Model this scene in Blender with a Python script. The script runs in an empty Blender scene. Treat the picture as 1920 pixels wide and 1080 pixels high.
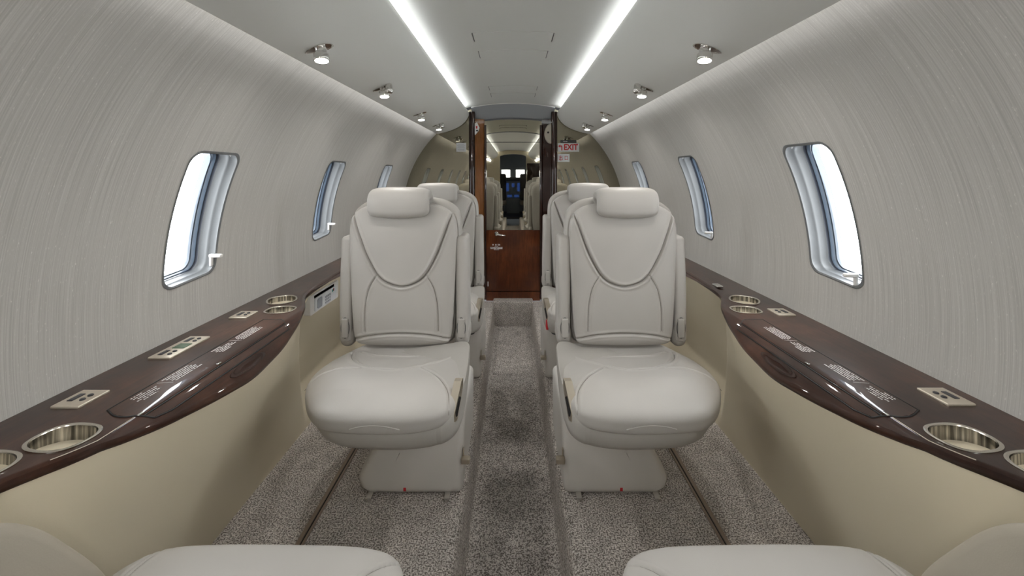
import bpy, bmesh, math, random
import numpy as np
from mathutils import Vector, Matrix
random.seed(7)
S = bpy.context.scene
COL = S.collection
ZC = 0.98                      # camera height above the seat floor
PI = math.pi
F = 780.0

# ------------------------------------------------------------------ materials
def nmat(name):
    m = bpy.data.materials.new(name); m.use_nodes = True
    nt = m.node_tree; b = nt.nodes['Principled BSDF']
    return m, nt, b
def mapped(nt, scale, coord='Object'):
    tc = nt.nodes.new('ShaderNodeTexCoord'); mp = nt.nodes.new('ShaderNodeMapping')
    nt.links.new(tc.outputs[coord], mp.inputs['Vector']); mp.inputs['Scale'].default_value = scale
    return mp.outputs['Vector']
def noise(nt, vec, scale, detail=2, rough=.5):
    n = nt.nodes.new('ShaderNodeTexNoise'); n.inputs['Scale'].default_value = scale
    n.inputs['Detail'].default_value = detail; n.inputs['Roughness'].default_value = rough
    nt.links.new(vec, n.inputs['Vector']); return n.outputs['Fac']
def ramp(nt, fac, stops):
    r = nt.nodes.new('ShaderNodeValToRGB'); e = r.color_ramp.elements
    while len(e) < len(stops): e.new(.5)
    for el, (p, c) in zip(e, stops): el.position = p; el.color = (*c, 1)
    nt.links.new(fac, r.inputs['Fac']); return r.outputs['Color']
def bump(nt, b, h, strength, dist):
    bp = nt.nodes.new('ShaderNodeBump'); bp.inputs['Strength'].default_value = strength
    bp.inputs['Distance'].default_value = dist
    nt.links.new(h, bp.inputs['Height']); nt.links.new(bp.outputs['Normal'], b.inputs['Normal'])
def plain(name, col, rough=.5, metal=0, coat=0, emit=None, es=0, spec=None, bumpy=None):
    m, nt, b = nmat(name)
    b.inputs['Base Color'].default_value = (*col, 1); b.inputs['Roughness'].default_value = rough
    b.inputs['Metallic'].default_value = metal; b.inputs['Coat Weight'].default_value = coat
    if coat: b.inputs['Coat Roughness'].default_value = .04
    if spec is not None: b.inputs['Specular IOR Level'].default_value = spec
    if emit: b.inputs['Emission Color'].default_value = (*emit, 1); b.inputs['Emission Strength'].default_value = es
    if bumpy: bump(nt, b, noise(nt, mapped(nt, (1,1,1)), bumpy[0], 3), bumpy[1], .001)
    return m
def wood(name, dark, mid, light, scale=(1,1,1), rough=.4, coat=.75):
    m, nt, b = nmat(name)
    v = mapped(nt, scale)
    f1 = noise(nt, v, 5.0, 5, .6)
    c1 = ramp(nt, f1, [(.28, dark), (.52, mid), (.78, light)])
    v2 = mapped(nt, (scale[0]*30, scale[1]*2.2, scale[2]*30)) if scale[1] <= 1.01 else mapped(nt, (scale[0]*30, 30, 2.0))
    f2 = noise(nt, v2, 5.0, 4, .6)
    c2 = ramp(nt, f2, [(.3, (.55,.55,.55)), (.7, (1.1,1.1,1.1))])
    mx = nt.nodes.new('ShaderNodeMix'); mx.data_type = 'RGBA'; mx.blend_type = 'MULTIPLY'
    mx.inputs['Factor'].default_value = .8
    nt.links.new(c1, mx.inputs['A']); nt.links.new(c2, mx.inputs['B'])
    nt.links.new(mx.outputs['Result'], b.inputs['Base Color'])
    b.inputs['Roughness'].default_value = rough; b.inputs['Coat Weight'].default_value = coat
    b.inputs['Coat Roughness'].default_value = .03; b.inputs['Specular IOR Level'].default_value = .12
    return m

def leather(name, col):
    m, nt, b = nmat(name)
    v = mapped(nt, (1,1,1))
    c = ramp(nt, noise(nt, v, 6, 2), [(.3, tuple(k*.96 for k in col)), (.7, tuple(k*1.03 for k in col))])
    nt.links.new(c, b.inputs['Base Color'])
    b.inputs['Roughness'].default_value = .46; b.inputs['Specular IOR Level'].default_value = .38
    vo = nt.nodes.new('ShaderNodeTexVoronoi'); vo.inputs['Scale'].default_value = 520
    nt.links.new(v, vo.inputs['Vector'])
    bump(nt, b, vo.outputs['Distance'], .10, .0006)
    return m
M = {}
M['leather'] = leather('cream_leather', (.45,.432,.408))
M['tan_leather'] = leather('tan_leather', (.45,.41,.34))
M['base'] = plain('seat_base_leather', (.66,.635,.605), .5, bumpy=(300,.12))  # lighter copy of the shell colour, standing in for light low down
M['seam'] = plain('seam_thread', (.24,.225,.20), .7)
M['shell'] = plain('seat_shell', (.40,.382,.355), .5, bumpy=(300,.12))
M['wood'] = wood('burl_walnut', (.015,.0052,.0028), (.044,.0160,.0088), (.105,.040,.020))
M['wood_door'] = wood('mahogany_door', (.05,.013,.006), (.12,.034,.013), (.23,.072,.025), (1,1.5,.6), .25, .7)
M['wood_lit'] = wood('lit_pilaster_wood', (.13,.045,.012), (.27,.105,.030), (.40,.18,.06), (2,1.5,.5), .25, .7)  # paler tone stands in for light falling on the left jamb
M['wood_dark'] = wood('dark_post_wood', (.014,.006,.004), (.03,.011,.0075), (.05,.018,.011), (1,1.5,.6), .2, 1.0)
M['headliner'] = plain('headliner', (.60,.605,.58), .6, bumpy=(400,.1))
M['valance'] = plain('valance_paint', (.72,.725,.70), .52, bumpy=(400,.1))
M['header'] = plain('header_grey', (.30,.315,.335), .55)
M['panel'] = plain('tan_side_panel', (.73,.655,.50), .55, bumpy=(350,.1))
M['chrome'] = plain('chrome', (.75,.74,.72), .12, 1)
M['nickel'] = plain('satin_nickel', (.60,.54,.45), .30, 1)
M['rim'] = plain('cup_rim_metal', (.74,.70,.63), .22, 1)
M['plate'] = plain('champagne_plate', (.70,.63,.53), .38, .65)
M['dark'] = plain('dark_gap', (.008,.007,.007), .6)
M['dark_plastic'] = plain('dark_plastic', (.03,.03,.035), .35)
M['gasket'] = plain('window_gasket', (.018,.022,.032), .35)
M['gasket2'] = plain('window_gasket_light', (.075,.10,.135), .3)
M['frame'] = plain('window_frame_grey', (.15,.157,.162), .38)
M['white_plastic'] = plain('white_plastic', (.78,.77,.75), .4)
M['paper'] = plain('placard_paper', (.72,.74,.77), .5)
M['grey_print'] = plain('grey_print', (.30,.32,.36), .6)
M['red'] = plain('red_print', (.55,.02,.03), .5)
M['teal'] = plain('teal_print', (.05,.45,.38), .5)
M['white_print'] = plain('white_print', (.80,.78,.76), .5)
M['lcd'] = plain('lcd_green', (.10,.15,.10), .25)
M['lens'] = plain('downlight_lens', (1,1,1), .3, emit=(1,.97,.92), es=14)
M['mirror_olive'] = plain('bronze_tinted_mirror', (.40,.37,.285), .015, 1)
M['mirror_door'] = plain('smoked_door_mirror', (.55,.53,.46), .015, 1)
M['cockpit'] = plain('cockpit_grey', (.26,.29,.33), .6)
M['cockpit_dark'] = plain('cockpit_dark', (.02,.02,.022), .6)
M['screen'] = plain('screen_blue', (.02,.05,.2), .3, emit=(.1,.25,1), es=.25)
M['strip'] = plain('floor_strip', (.30,.235,.185), .4, .2)
M['sheep'] = plain('cockpit_seat_cover', (.30,.27,.23), .8)

def brushed(name, col):
    m, nt, b = nmat(name)
    f = noise(nt, mapped(nt, (60,60,1.5)), 3, 3)
    c = ramp(nt, f, [(.3, tuple(k*.13 for k in col)), (.50, tuple(k*.4 for k in col)), (.68, col)])
    nt.links.new(c, b.inputs['Base Color']); b.inputs['Metallic'].default_value = 1
    b.inputs['Roughness'].default_value = .24
    b.inputs['Anisotropic'].default_value = .6
    return m
M['steel'] = brushed('brushed_steel', (.80,.77,.72))

def wallcloth():
    m, nt, b = nmat('silk_weave_wall')
    f1 = noise(nt, mapped(nt, (3.5,560,3.5)), 1.0, 1)
    f2 = noise(nt, mapped(nt, (5,150,5)), 1.0, 3)
    f3 = noise(nt, mapped(nt, (60,190,60)), 2.0, 2, .6)
    c1 = ramp(nt, f1, [(.30,(.415,.402,.380)), (.50,(.475,.462,.438)), (.72,(.535,.522,.497))])
    c2 = ramp(nt, f2, [(.35,(.975,.975,.975)), (.70,(1.02,1.02,1.02))])
    c3 = ramp(nt, f3, [(.60,(1,1,1)), (.70,(1.12,1.12,1.12)), (.78,(1.55,1.55,1.53))])
    a = nt.nodes.new('ShaderNodeMix'); a.data_type='RGBA'; a.blend_type='MULTIPLY'; a.inputs['Factor'].default_value=1
    nt.links.new(c1, a.inputs['A']); nt.links.new(c2, a.inputs['B'])
    d = nt.nodes.new('ShaderNodeMix'); d.data_type='RGBA'; d.blend_type='MULTIPLY'; d.inputs['Factor'].default_value=1
    nt.links.new(a.outputs['Result'], d.inputs['A']); nt.links.new(c3, d.inputs['B'])
    nt.links.new(d.outputs['Result'], b.inputs['Base Color'])
    b.inputs['Roughness'].default_value = .55; b.inputs['Sheen Weight'].default_value = .15
    bump(nt, b, f1, .25, .0008)
    return m
M['cloth'] = wallcloth()
def carpet():
    m, nt, b = nmat('loop_carpet')
    v = mapped(nt, (1,1,1))
    f1 = noise(nt, v, 235, 1.5, .55)
    c1 = ramp(nt, f1, [(.40,(.20,.178,.162)), (.50,(.50,.462,.430)), (.60,(.76,.715,.675))])
    f2 = noise(nt, v, 24, 2)
    c2 = ramp(nt, f2, [(.3,(.85,.85,.85)), (.7,(1.1,1.1,1.1))])
    a = nt.nodes.new('ShaderNodeMix'); a.data_type='RGBA'; a.blend_type='MULTIPLY'; a.inputs['Factor'].default_value=1
    nt.links.new(c1, a.inputs['A']); nt.links.new(c2, a.inputs['B'])
    nt.links.new(a.outputs['Result'], b.inputs['Base Color'])
    b.inputs['Roughness'].default_value = .95; b.inputs['Specular IOR Level'].default_value = .1
    bump(nt, b, f1, .8, .004)
    return m
M['carpet'] = carpet()
def glass():
    m = bpy.data.materials.new('window_glass'); m.use_nodes = True; nt = m.node_tree
    nt.nodes.clear(); o = nt.nodes.new('ShaderNodeOutputMaterial')
    t = nt.nodes.new('ShaderNodeBsdfTransparent'); g = nt.nodes.new('ShaderNodeBsdfGlossy'); g.inputs['Roughness'].default_value=.02
    f = nt.nodes.new('ShaderNodeFresnel'); f.inputs['IOR'].default_value = 1.15
    x = nt.nodes.new('ShaderNodeMixShader')
    nt.links.new(f.outputs[0], x.inputs[0]); nt.links.new(t.outputs[0], x.inputs[1]); nt.links.new(g.outputs[0], x.inputs[2])
    nt.links.new(x.outputs[0], o.inputs['Surface']); return m
M['glass'] = glass()

# ------------------------------------------------------------------ object helpers
ORIG = {}                                      # world origin of each built object
def thing(name, label, cat, loc, group=None, kind=None):
    o = bpy.data.objects.new(name, None); COL.objects.link(o); o.location = loc; o.empty_display_size = .05
    ORIG[o.name] = Vector(loc)
    if label: o['label'] = label
    if cat: o['category'] = cat
    if group: o['group'] = group
    if kind: o['kind'] = kind
    return o
def tag(o, label=None, cat=None, group=None, kind=None):
    if label: o['label'] = label
    if cat: o['category'] = cat
    if group: o['group'] = group
    if kind: o['kind'] = kind
    return o
class MB:
    def __init__(s): s.v = []; s.f = []
    def add(s, vs, fs):
        n = len(s.v); s.v += [tuple(p) for p in vs]; s.f += [tuple(i+n for i in f) for f in fs]; return s
    def grid(s, rows, closed_u=False, closed_v=False):
        R = len(rows); C = len(rows[0]); vs = [p for r in rows for p in r]; fs = []
        for i in range(R if closed_v else R-1):
            for j in range(C if closed_u else C-1):
                a = i*C+j; b = i*C+(j+1)%C; c = ((i+1)%R)*C+(j+1)%C; d = ((i+1)%R)*C+j
                fs.append((a,b,c,d))
        return s.add(vs, fs)
    def loft(s, rows, caps=True):
        C = len(rows[0]); n = len(s.v); s.grid(rows, closed_u=True)
        if caps:
            s.f.append(tuple(n+j for j in range(C))[::-1]); m = n+(len(rows)-1)*C
            s.f.append(tuple(m+j for j in range(C)))
        return s
    def box(s, c, h):
        vs = [(c[0]+a*h[0], c[1]+b*h[1], c[2]+d*h[2]) for a in (-1,1) for b in (-1,1) for d in (-1,1)]
        return s.add(vs, [(0,1,3,2),(4,6,7,5),(0,4,5,1),(2,3,7,6),(0,2,6,4),(1,5,7,3)])
    def rbox(s, c, h, r, m=1, k=3, fn=None):
        r = min(r, min(h)*.999)
        def L(H):
            a = [-H + r*(1-math.cos(i/k*PI/2)) if False else -H + r*i/k for i in range(k)]
            inner = [-(H-r) + 2*(H-r)*i/m for i in range(m+1)]
            return a + inner + [-t for t in reversed(a)]
        Ls = [L(h[0]), L(h[1]), L(h[2])]; idx = {}; vs = []; fs = []
        def vid(p):
            key = tuple(round(t, 6) for t in p)
            if key not in idx:
                q = [max(-(h[i]-r), min(h[i]-r, p[i])) for i in range(3)]
                d = [p[i]-q[i] for i in range(3)]
                n = math.sqrt(sum(t*t for t in d)) or 1
                w = [q[i]+d[i]/n*r + c[i] for i in range(3)]
                if fn: w = fn(*w)
                idx[key] = len(vs); vs.append(tuple(w))
            return idx[key]
        for ax in range(3):
            u, v = (ax+1)%3, (ax+2)%3
            for sg in (-1, 1):
                for i in range(len(Ls[u])-1):
                    for j in range(len(Ls[v])-1):
                        q = []
                        for a, b in ((i,j),(i+1,j),(i+1,j+1),(i,j+1)):
                            p = [0,0,0]; p[ax] = sg*h[ax]; p[u] = Ls[u][a]; p[v] = Ls[v][b]; q.append(vid(p))
                        fs.append(q if sg > 0 else q[::-1])
        return s.add(vs, fs)
    def tube(s, pts, r, n=8, closed=False, caps=True):
        pts = [Vector(p) for p in pts]; rows = []
        prev = None
        for i, p in enumerate(pts):
            if closed: t = pts[(i+1)%len(pts)] - pts[i-1]
            else: t = pts[min(i+1, len(pts)-1)] - pts[max(i-1, 0)]
            t.normalize()
            if prev is None:
                a = Vector((0,0,1)) if abs(t.z) < .9 else Vector((1,0,0)); u = t.cross(a).normalized()
            else: u = (prev - t*prev.dot(t)).normalized()
            prev = u; w = t.cross(u)
            rr = r[i] if isinstance(r, (list, tuple)) else r
            rows.append([tuple(p + (u*math.cos(k/n*2*PI) + w*math.sin(k/n*2*PI))*rr) for k in range(n)])
        if closed: s.grid(rows, True, True)
        else: s.loft(rows, caps)
        return s
    def lathe(s, prof, c=(0,0,0), n=24, mat=None):
        rows = []
        for r, z in prof:
            ring = [Vector((r*math.cos(k/n*2*PI), r*math.sin(k/n*2*PI), z)) for k in range(n)]
            if mat: ring = [mat @ p for p in ring]
            rows.append([tuple(p + Vector(c)) for p in ring])
        return s.loft(rows)
    def prism(s, poly, fn, a, b):                # poly in 2D -> fn(u, v, w) at w=a and w=b
        return s.loft([[fn(u, v, a) for u, v in poly], [fn(u, v, b) for u, v in poly]])
    def build(s, name, mat, parent=None, origin=None, smooth=35, zoff=0, local=False, recalc=True):
        me = bpy.data.meshes.new(name); V = [Vector(p) + Vector((0,0,zoff)) for p in s.v]
        if parent is not None: o0 = Vector((0,0,0)) if local else ORIG[parent.name]
        elif origin is not None: o0 = Vector(origin)
        else:
            xs = [p.x for p in V]; ys = [p.y for p in V]; zs = [p.z for p in V]
            o0 = Vector(((min(xs)+max(xs))/2, (min(ys)+max(ys))/2, min(zs)))
        me.from_pydata([tuple(p-o0) for p in V], [], s.f); me.update()
        if recalc:
            bm = bmesh.new(); bm.from_mesh(me); bmesh.ops.remove_doubles(bm, verts=bm.verts, dist=1e-6)
            bmesh.ops.recalc_face_normals(bm, faces=bm.faces); bm.to_mesh(me); bm.free()
        me.materials.append(mat)
        if smooth:
            me.polygons.foreach_set('use_smooth', [True]*len(me.polygons))
            try: me.set_sharp_from_angle(angle=math.radians(smooth))
            except Exception: pass
        o = bpy.data.objects.new(name, me); COL.objects.link(o)
        if parent is not None:
            o.parent = parent; ORIG[o.name] = o0
        else: o.location = o0; ORIG[o.name] = o0
        return o
def spline(pts, n, closed=True):
    P = [np.array(p, float) for p in pts]; N = len(P); out = []
    segs = N if closed else N-1
    for i in range(segs):
        if closed: p0, p1, p2, p3 = P[i-1], P[i], P[(i+1)%N], P[(i+2)%N]
        else: p0, p1, p2, p3 = P[max(i-1,0)], P[i], P[i+1], P[min(i+2,N-1)]
        for k in range(n):
            t = k/n
            out.append(tuple(.5*((2*p1)+(-p0+p2)*t+(2*p0-5*p1+4*p2-p3)*t*t+(-p0+3*p1-3*p2+p3)*t**3)))
    if not closed: out.append(tuple(P[-1]))
    return out
def boolean_cut(o, cutters):
    c = MB()
    for q in cutters: c.add(q.v, q.f)
    co = c.build('cut', M['dark'], origin=(0,0,0), smooth=0)
    md = o.modifiers.new('b', 'BOOLEAN'); md.operation = 'DIFFERENCE'; md.solver = 'EXACT'; md.object = co
    bpy.context.view_layer.update()
    dg = bpy.context.evaluated_depsgraph_get()
    me = bpy.data.meshes.new_from_object(o.evaluated_get(dg))
    o.modifiers.clear(); old = o.data; o.data = me; me.name = o.name
    bpy.data.meshes.remove(old)
    cm = co.data; bpy.data.objects.remove(co); bpy.data.meshes.remove(cm)
def lerp(a, b, t): return a+(b-a)*t
def sm(t): t = max(0, min(1, t)); return t*t*(3-2*t)
def interp(x, pts):
    return float(np.interp(x, [p[0] for p in pts], [p[1] for p in pts]))
def wx(z):                                      # wall half width at camera-relative height z
    return math.sqrt(max(0, .86**2-(z+.3)**2))

# ------------------------------------------------------------------ hull walls
Y0, Y1 = -2.92, 3.262
WINY = [(1.02+.76*k, 1.20+.76*k) for k in range(-4, 3)]     # openings along the cabin
def wprof(off):
    pts = []
    R = .86+off
    pts += [(0, .64+off), (.500+off, .64+off)]
    for k in range(0, 49):
        z = lerp(.398, -.412, k/48); pts.append((wx(z)+off, z))
    pts += [(.885+off, -.44), (.90+off, -1.30)]
    return pts
def roundrect(y0, y1, z0, z1, r, n=6, rt=None):
    out = []
    for cy, cz, a0, rr in ((y1-r, z1-r, 0, r), (y0+r, z1-r, 90, r), (y0+r, z0+r, 180, r), (y1-r, z0+r, 270, r)):
        for k in range(n+1):
            a = math.radians(a0+90*k/n); out.append((cy+rr*math.cos(a), cz+rr*math.sin(a)))
    return out
WZ = {-1: (-.277, .057), 1: (-.274, .080)}
def window_outline(s, y0, y1, inset=0):
    z0, z1 = WZ[s]
    out = roundrect(y0+inset, y1-inset, z0+inset, z1-inset, .032-inset*.3)
    dense = []
    for i, p in enumerate(out):                 # follow the hull's curve along the tall sides
        q = out[(i+1) % len(out)]; dense.append(p)
        if abs(q[1]-p[1]) > .05: dense += [(lerp(p[0], q[0], k/16), lerp(p[1], q[1], k/16)) for k in range(1, 16)]
    out = dense
    # the lower edge falls slightly towards the front of the cabin
    return [(y, z - .012*(1-(y-y0)/(y1-y0))*(1 if z < -.1 else 0)) for y, z in out]
for s, nm in ((-1, 'wall_left'), (1, 'wall_right')):
    inner, outer = wprof(0), wprof(.022)
    loop = inner + outer[::-1]
    mb = MB().loft([[(s*x, y, z) for x, z in loop] for y in (Y0-.02, Y1+.1)])
    w = mb.build(nm, M['cloth'], origin=(0,0,0), zoff=ZC, smooth=0)
    cuts = []
    for y0, y1 in WINY:
        ol = window_outline(s, y0, y1)
        cuts.append(MB().loft([[(s*x, y, z+ZC) for y, z in ol] for x in (.55, 1.1)]))
    boolean_cut(w, cuts)
    w.data.polygons.foreach_set('use_smooth', [True]*len(w.data.polygons))
    w.data.set_sharp_from_angle(angle=math.radians(25))
    w['kind'] = 'structure'

wn = 0
for s in (-1, 1):
    for i, (y0, y1) in enumerate(WINY):
        wn += 1
        z0, z1 = WZ[s]; cy = (y0+y1)/2
        base = thing('window_%d' % wn, None, None, (s*.86, cy, z0+ZC), kind='structure')
        def ring(inset, dx, smooth_bulge=0):
            return [(s*(wx(z)+dx), y, z + .024*min(1, max(0, dx-.004)/.045)*max(0, (z-z0)/(z1-z0))**2) for y, z in window_outline(s, y0, y1, inset)]
        rows = [ring(-.003, -.0015), ring(.000, -.0025), ring(.0035, 0), ring(.004, .018), ring(.0055, .0205), ring(.006, .026), ring(.0062, .040), ring(.0085, .0455)]
        MB().grid(rows, closed_u=True).build('window_frame', M['frame'], base, zoff=ZC, smooth=50)
        rows = [ring(.0085, .0453), ring(.0088, .052), ring(.010, .0535)]
        MB().grid(rows, closed_u=True).build('gasket', M['gasket'], base, zoff=ZC, smooth=50)
        rows = [ring(.010, .0533), ring(.011, .0565), ring(.0115, .064), ring(.014, .0655), ring(.014, .085), ring(-.03,.085), ring(-.03,.018)]
        MB().grid(rows, closed_u=True).build('outer_seal', M['gasket2'], base, zoff=ZC, smooth=40)
        rows = [[(s*(wx(z)+.072), lerp(y0+.006, y1-.006, t), z) for t in (0, .5, 1)] for z in np.linspace(z0-.004, z1+.018, 12)]
        MB().grid(rows).build('window_pane', M['glass'], base, zoff=ZC)
        # shade latch at a lower corner
        ly = y1-.012 if s < 0 else y0+.028
        lz = z0+.045 if s < 0 else z0+.020
        lx = wx(lz)-.02
        l = MB().rbox((s*(lx+.012), ly, lz), (.018, .006, .005), .004).rbox((s*(lx+.026), ly+.002, lz-.014), (.004,.005,.016), .003)
        l.build('shade_latch', M['white_plastic'], base, zoff=ZC)

# ------------------------------------------------------------------ headliner and valances
def cz(x): return .552 - .30*x*x
mb = MB()
rows = []
for y in np.linspace(Y0, 3.215, 4):
    rows.append([(x, y, cz(x)) for x in np.linspace(-.47, .47, 40)] + [(x, y, cz(x)+.012) for x in np.linspace(.47, -.47, 40)])
c = mb.loft(rows).build('ceiling', M['headliner'], origin=(0,0,0), zoff=ZC)
c['kind'] = 'structure'
# hatches let into the headliner
def hatch(y0, y1, hw, name, label):
    t = thing(name, label, 'hatch', (0, (y0+y1)/2, cz(0)+ZC-.004), 'oxygen mask hatches in the headliner')
    xs = np.linspace(-hw, hw, 24)
    MB().loft([[(x, y, cz(x)-.0022) for x in xs]+[(x, y, cz(x)-.0002) for x in xs[::-1]] for y in (y0, y1)]).build('hatch_cover', M['headliner'], t, zoff=ZC, smooth=30)
    for sx in (-1, 1):
        x = sx*(hw+.0012)
        MB().tube([(x, y0+.002, cz(x)-.0012), (x, y1-.002, cz(x)-.0012)], .0020, 6).build('hatch_gap', M['dark_plastic'], t, zoff=ZC)
    MB().tube([(x, y1+.001, cz(x)-.0004) for x in xs], .0010, 6).build('hatch_gap', M['dark_plastic'], t, zoff=ZC)
hatch(1.60, 1.70, .156, 'ceiling_hatch', 'wide shallow hatch in the ceiling, nearest to the viewer')
hatch(1.835, 1.945, .152, 'ceiling_hatch', 'narrow arched hatch in the ceiling just behind the nearest one')
hatch(2.58, 2.69, .150, 'ceiling_hatch', 'third ceiling hatch, first of the far pair by the doorway arch')
hatch(2.80, 2.92, .150, 'ceiling_hatch', 'pale ceiling hatch closest to the doorway arch')

VP = [(.346,.482),(.343,.476),(.343,.462),(.347,.446),(.358,.424),(.375,.402),(.400,.380),(.430,.361),(.465,.345),(.505,.331),(.545,.321),(.572,.315),(.588,.312)]
for s, side in ((-1, 'left'), (1, 'right')):
    back = [(x+.004*(x < .57), z+(.010 if x < .55 else .004)) for x, z in VP[::-1]]
    rows = []
    for y in (Y0, 3.2, 3.225, 3.235):
        k = {3.225: .4, 3.235: 1}.get(y, 0)
        rows.append([(s*(x), y, z+k*.004) for x, z in VP] + [(s*x, y, z) for x, z in back])
    o = MB().loft(rows).build('overhead_valance', M['valance'], origin=(s*.47, 0, ZC+.3), zoff=ZC, smooth=60)
    tag(o, 'long curved grey overhead panel with downlights along the %s side of the cabin' % side, 'ceiling panel')

# ------------------------------------------------------------------ downlights
def valance_at(x):
    pts = sorted(VP[2:]); z = interp(x, pts)
    z2 = interp(x+.01, pts); z1 = interp(x-.01, pts)
    n = Vector((z2-z1, 0, -.02)).normalized()          # pointing down out of the valance
    return z, n
DLX = [(1.09, 'nearest'), (1.60, 'second'), (2.27, 'third'), (2.78, 'farthest')]
def downlight(s, y, x, nozzle, label, aim=(-.12, -1), watts=5.0):
    z, n = valance_at(x)
    c = Vector((s*x, y, z)); n = Vector((s*n.x, 0, n.z))
    t = thing('reading_light', label, 'ceiling light', (c.x, c.y, c.z+ZC), 'reading lights under the overhead panels')
    R = n.to_track_quat('Z', 'Y').to_matrix()
    # oval recessed dish with a chrome rim, elongated outboard
    up = Vector((0,0,0)); out = (R.inverted() @ Vector((s,0,0))); out.z = 0; out.normalize(); side = Vector((0,0,1)).cross(out)
    rows = []
    for (r, h) in ((1.0,.0002),(1.01,.0012),(.97,.0016),(.90,.0002),(.6,-.0035),(.3,-.0045),(.05,-.0045)):
        ring = []
        for k in range(32):
            a = k/32*2*PI; e = .038*r*math.cos(a)+.010; f = .021*r*math.sin(a)*(1-.35*math.cos(a))
            p = out*e + side*f + Vector((0,0,h)); ring.append(tuple(R @ p + c))
        rows.append(ring)
    MB().loft(rows).build('light_dish', M['chrome'], t, zoff=ZC)
    # swivelling lamp head, hanging straight down
    hd = c + R @ (out*.004) + n*.003
    axis = Vector((-s*.10, aim[0], aim[1])).normalized(); Q = axis.to_track_quat('Z','Y').to_matrix()
    MB().lathe([(.010,-.006),(.0135,-.004),(.0145,.002),(.0135,.010),(.0185,.014),(.0195,.020),(.0195,.030),(.0180,.033)], hd, 28, Q).build('lamp_head', M['chrome'], t, zoff=ZC)
    MB().lathe([(.0001,.0328),(.0165,.0330),(.0165,.0338),(.0001,.0342)], hd, 24, Q).build('lamp_lens', M['lens'], t, zoff=ZC)
    if nozzle:
        h2 = c + R @ (side*(.022*(1 if R @ side @ Vector((0,1,0)) < 0 else -1)) + out*-.022) + n*.004
        MB().lathe([(.008,-.006),(.012,-.004),(.0135,.004),(.0125,.014),(.0155,.018),(.0155,.026),(.0135,.029),(.007,.028)], h2, 24, Q).build('air_nozzle', M['chrome'], t, zoff=ZC)
    L = bpy.data.lights.new('reading_lamp', 'SPOT'); L.energy = watts; L.spot_size = math.radians(165); L.spot_blend = 1
    L.shadow_soft_size = .016; L.color = (1,.96,.90)
    lo = bpy.data.objects.new('reading_lamp', L); COL.objects.link(lo); lo.parent = t
    lo.location = (hd + axis*.040) - c; lo.rotation_euler = axis.to_track_quat('-Z','Y').to_euler()
    return t
for s, side in ((-1,'left'), (1,'right')):
    for i, (y, nm) in enumerate(DLX):
        lbl = '%s chrome reading light on the %s overhead panel%s' % (nm, side, ', with an air nozzle beside it' if i % 2 else '')
        downlight(s, y, (.500, .494, .500, .495)[i], i % 2 == 1, lbl)
    for y in (.3, -.6, -1.5, -2.3):
        downlight(s, y, .497, False, '%s chrome reading light on the %s overhead panel, behind the viewer' % ({.3:'closest',-.6:'second',-1.5:'third',-2.3:'last'}[y], side), *(((.6,-.9), 1.0) if y > 0 else ((.9,-.60), 9.0) if y > -1 else ((.6,-.8), 9.0)))  # unseen lamps continue the row; aim and power set to fill the seat fronts

# ------------------------------------------------------------------ floor with the sunken aisle
AF = -1.17
def aisle_prof(k):                              # k: 0 normal, 1 flared at the far end
    lip = .158; w = .140
    return [(.93,-.98),(lip+.014,-.98),(lip+.006,-.9815),(lip-.002,-.986),(lip-.008,-.994),(lip-.011,-1.006),(w+.002,-1.10),(w+.001,-1.155),(w-.004,-1.166),(w-.014,AF)]
pr = aisle_prof(0)
top = [(-x, z) for x, z in pr] + [(x, z) for x, z in pr[::-1]]
loop = top + [(.93,-1.25), (-.93,-1.25)]
mb = MB().loft([[(x, y, z) for x, z in loop] for y in (Y0, 3.215)])
fl = mb.build('floor', M['carpet'], origin=(0,0,0), zoff=ZC, smooth=50); fl['kind'] = 'structure'
st = MB().rbox((0, 3.26, -1.08), (.155, .06, .1), .012).build('trim_1', M['carpet'], zoff=ZC); st['kind'] = 'structure'
for i, s in enumerate((-1, 1)):
    mb = MB().box((s*.5685, (Y0+3.2)/2, -.9775), (.0055, (3.2-Y0)/2, .0035)).box((s*.5555, (Y0+3.2)/2, -.9775), (.003, (3.2-Y0)/2, .0028))
    o = mb.build('floor_strip', M['strip'], zoff=ZC)
    tag(o, 'brown metal strip running along the carpet on the %s side' % ('left','right')[i], 'floor strip')
    MB().box((s*.5605, (Y0+3.2)/2, -.9790), (.0026, (3.2-Y0)/2, .0018)).build('groove', M['dark'], o, zoff=ZC)

# ------------------------------------------------------------------ wood side consoles
XR = [(-3,.742),(.2,.738),(.40,.728),(.50,.712),(.561,.690),(.600,.658),(.641,.633),(.723,.613),(.837,.599),(.952,.590),(1.085,.599),(1.204,.620),(1.28,.642),(1.33,.664),(1.38,.692),(1.42,.710),(1.517,.7236),(1.81,.738),(3.3,.742)]
XRs = [(y, x) for y, x in XR]
def xr(y): return sum(interp(y+d, XR) for d in (-.03,-.015,0,.015,.03))/5
def zb(y): return csurf(y, xr(y)) - .014
def xc(y): return max(.645, xr(y)+.010)
def csurf(y, x):                                # console top surface height
    c = xc(y)
    if x >= c: return -.412
    return -.412 - .044*((c-x)/.055)**1.55
def cnorm(y, x):
    dx = (csurf(y, x+.002)-csurf(y, x-.002))/.004; dy = (csurf(y+.002, x)-csurf(y-.002, x))/.004
    return Vector((-dx, -dy, 1)).normalized()
ys = sorted(set([Y0, -2, -1, 0, .3] + list(np.round(np.linspace(.36, 1.6, 150), 4)) + [1.8, 2.2, 2.7, 3.235]))
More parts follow.
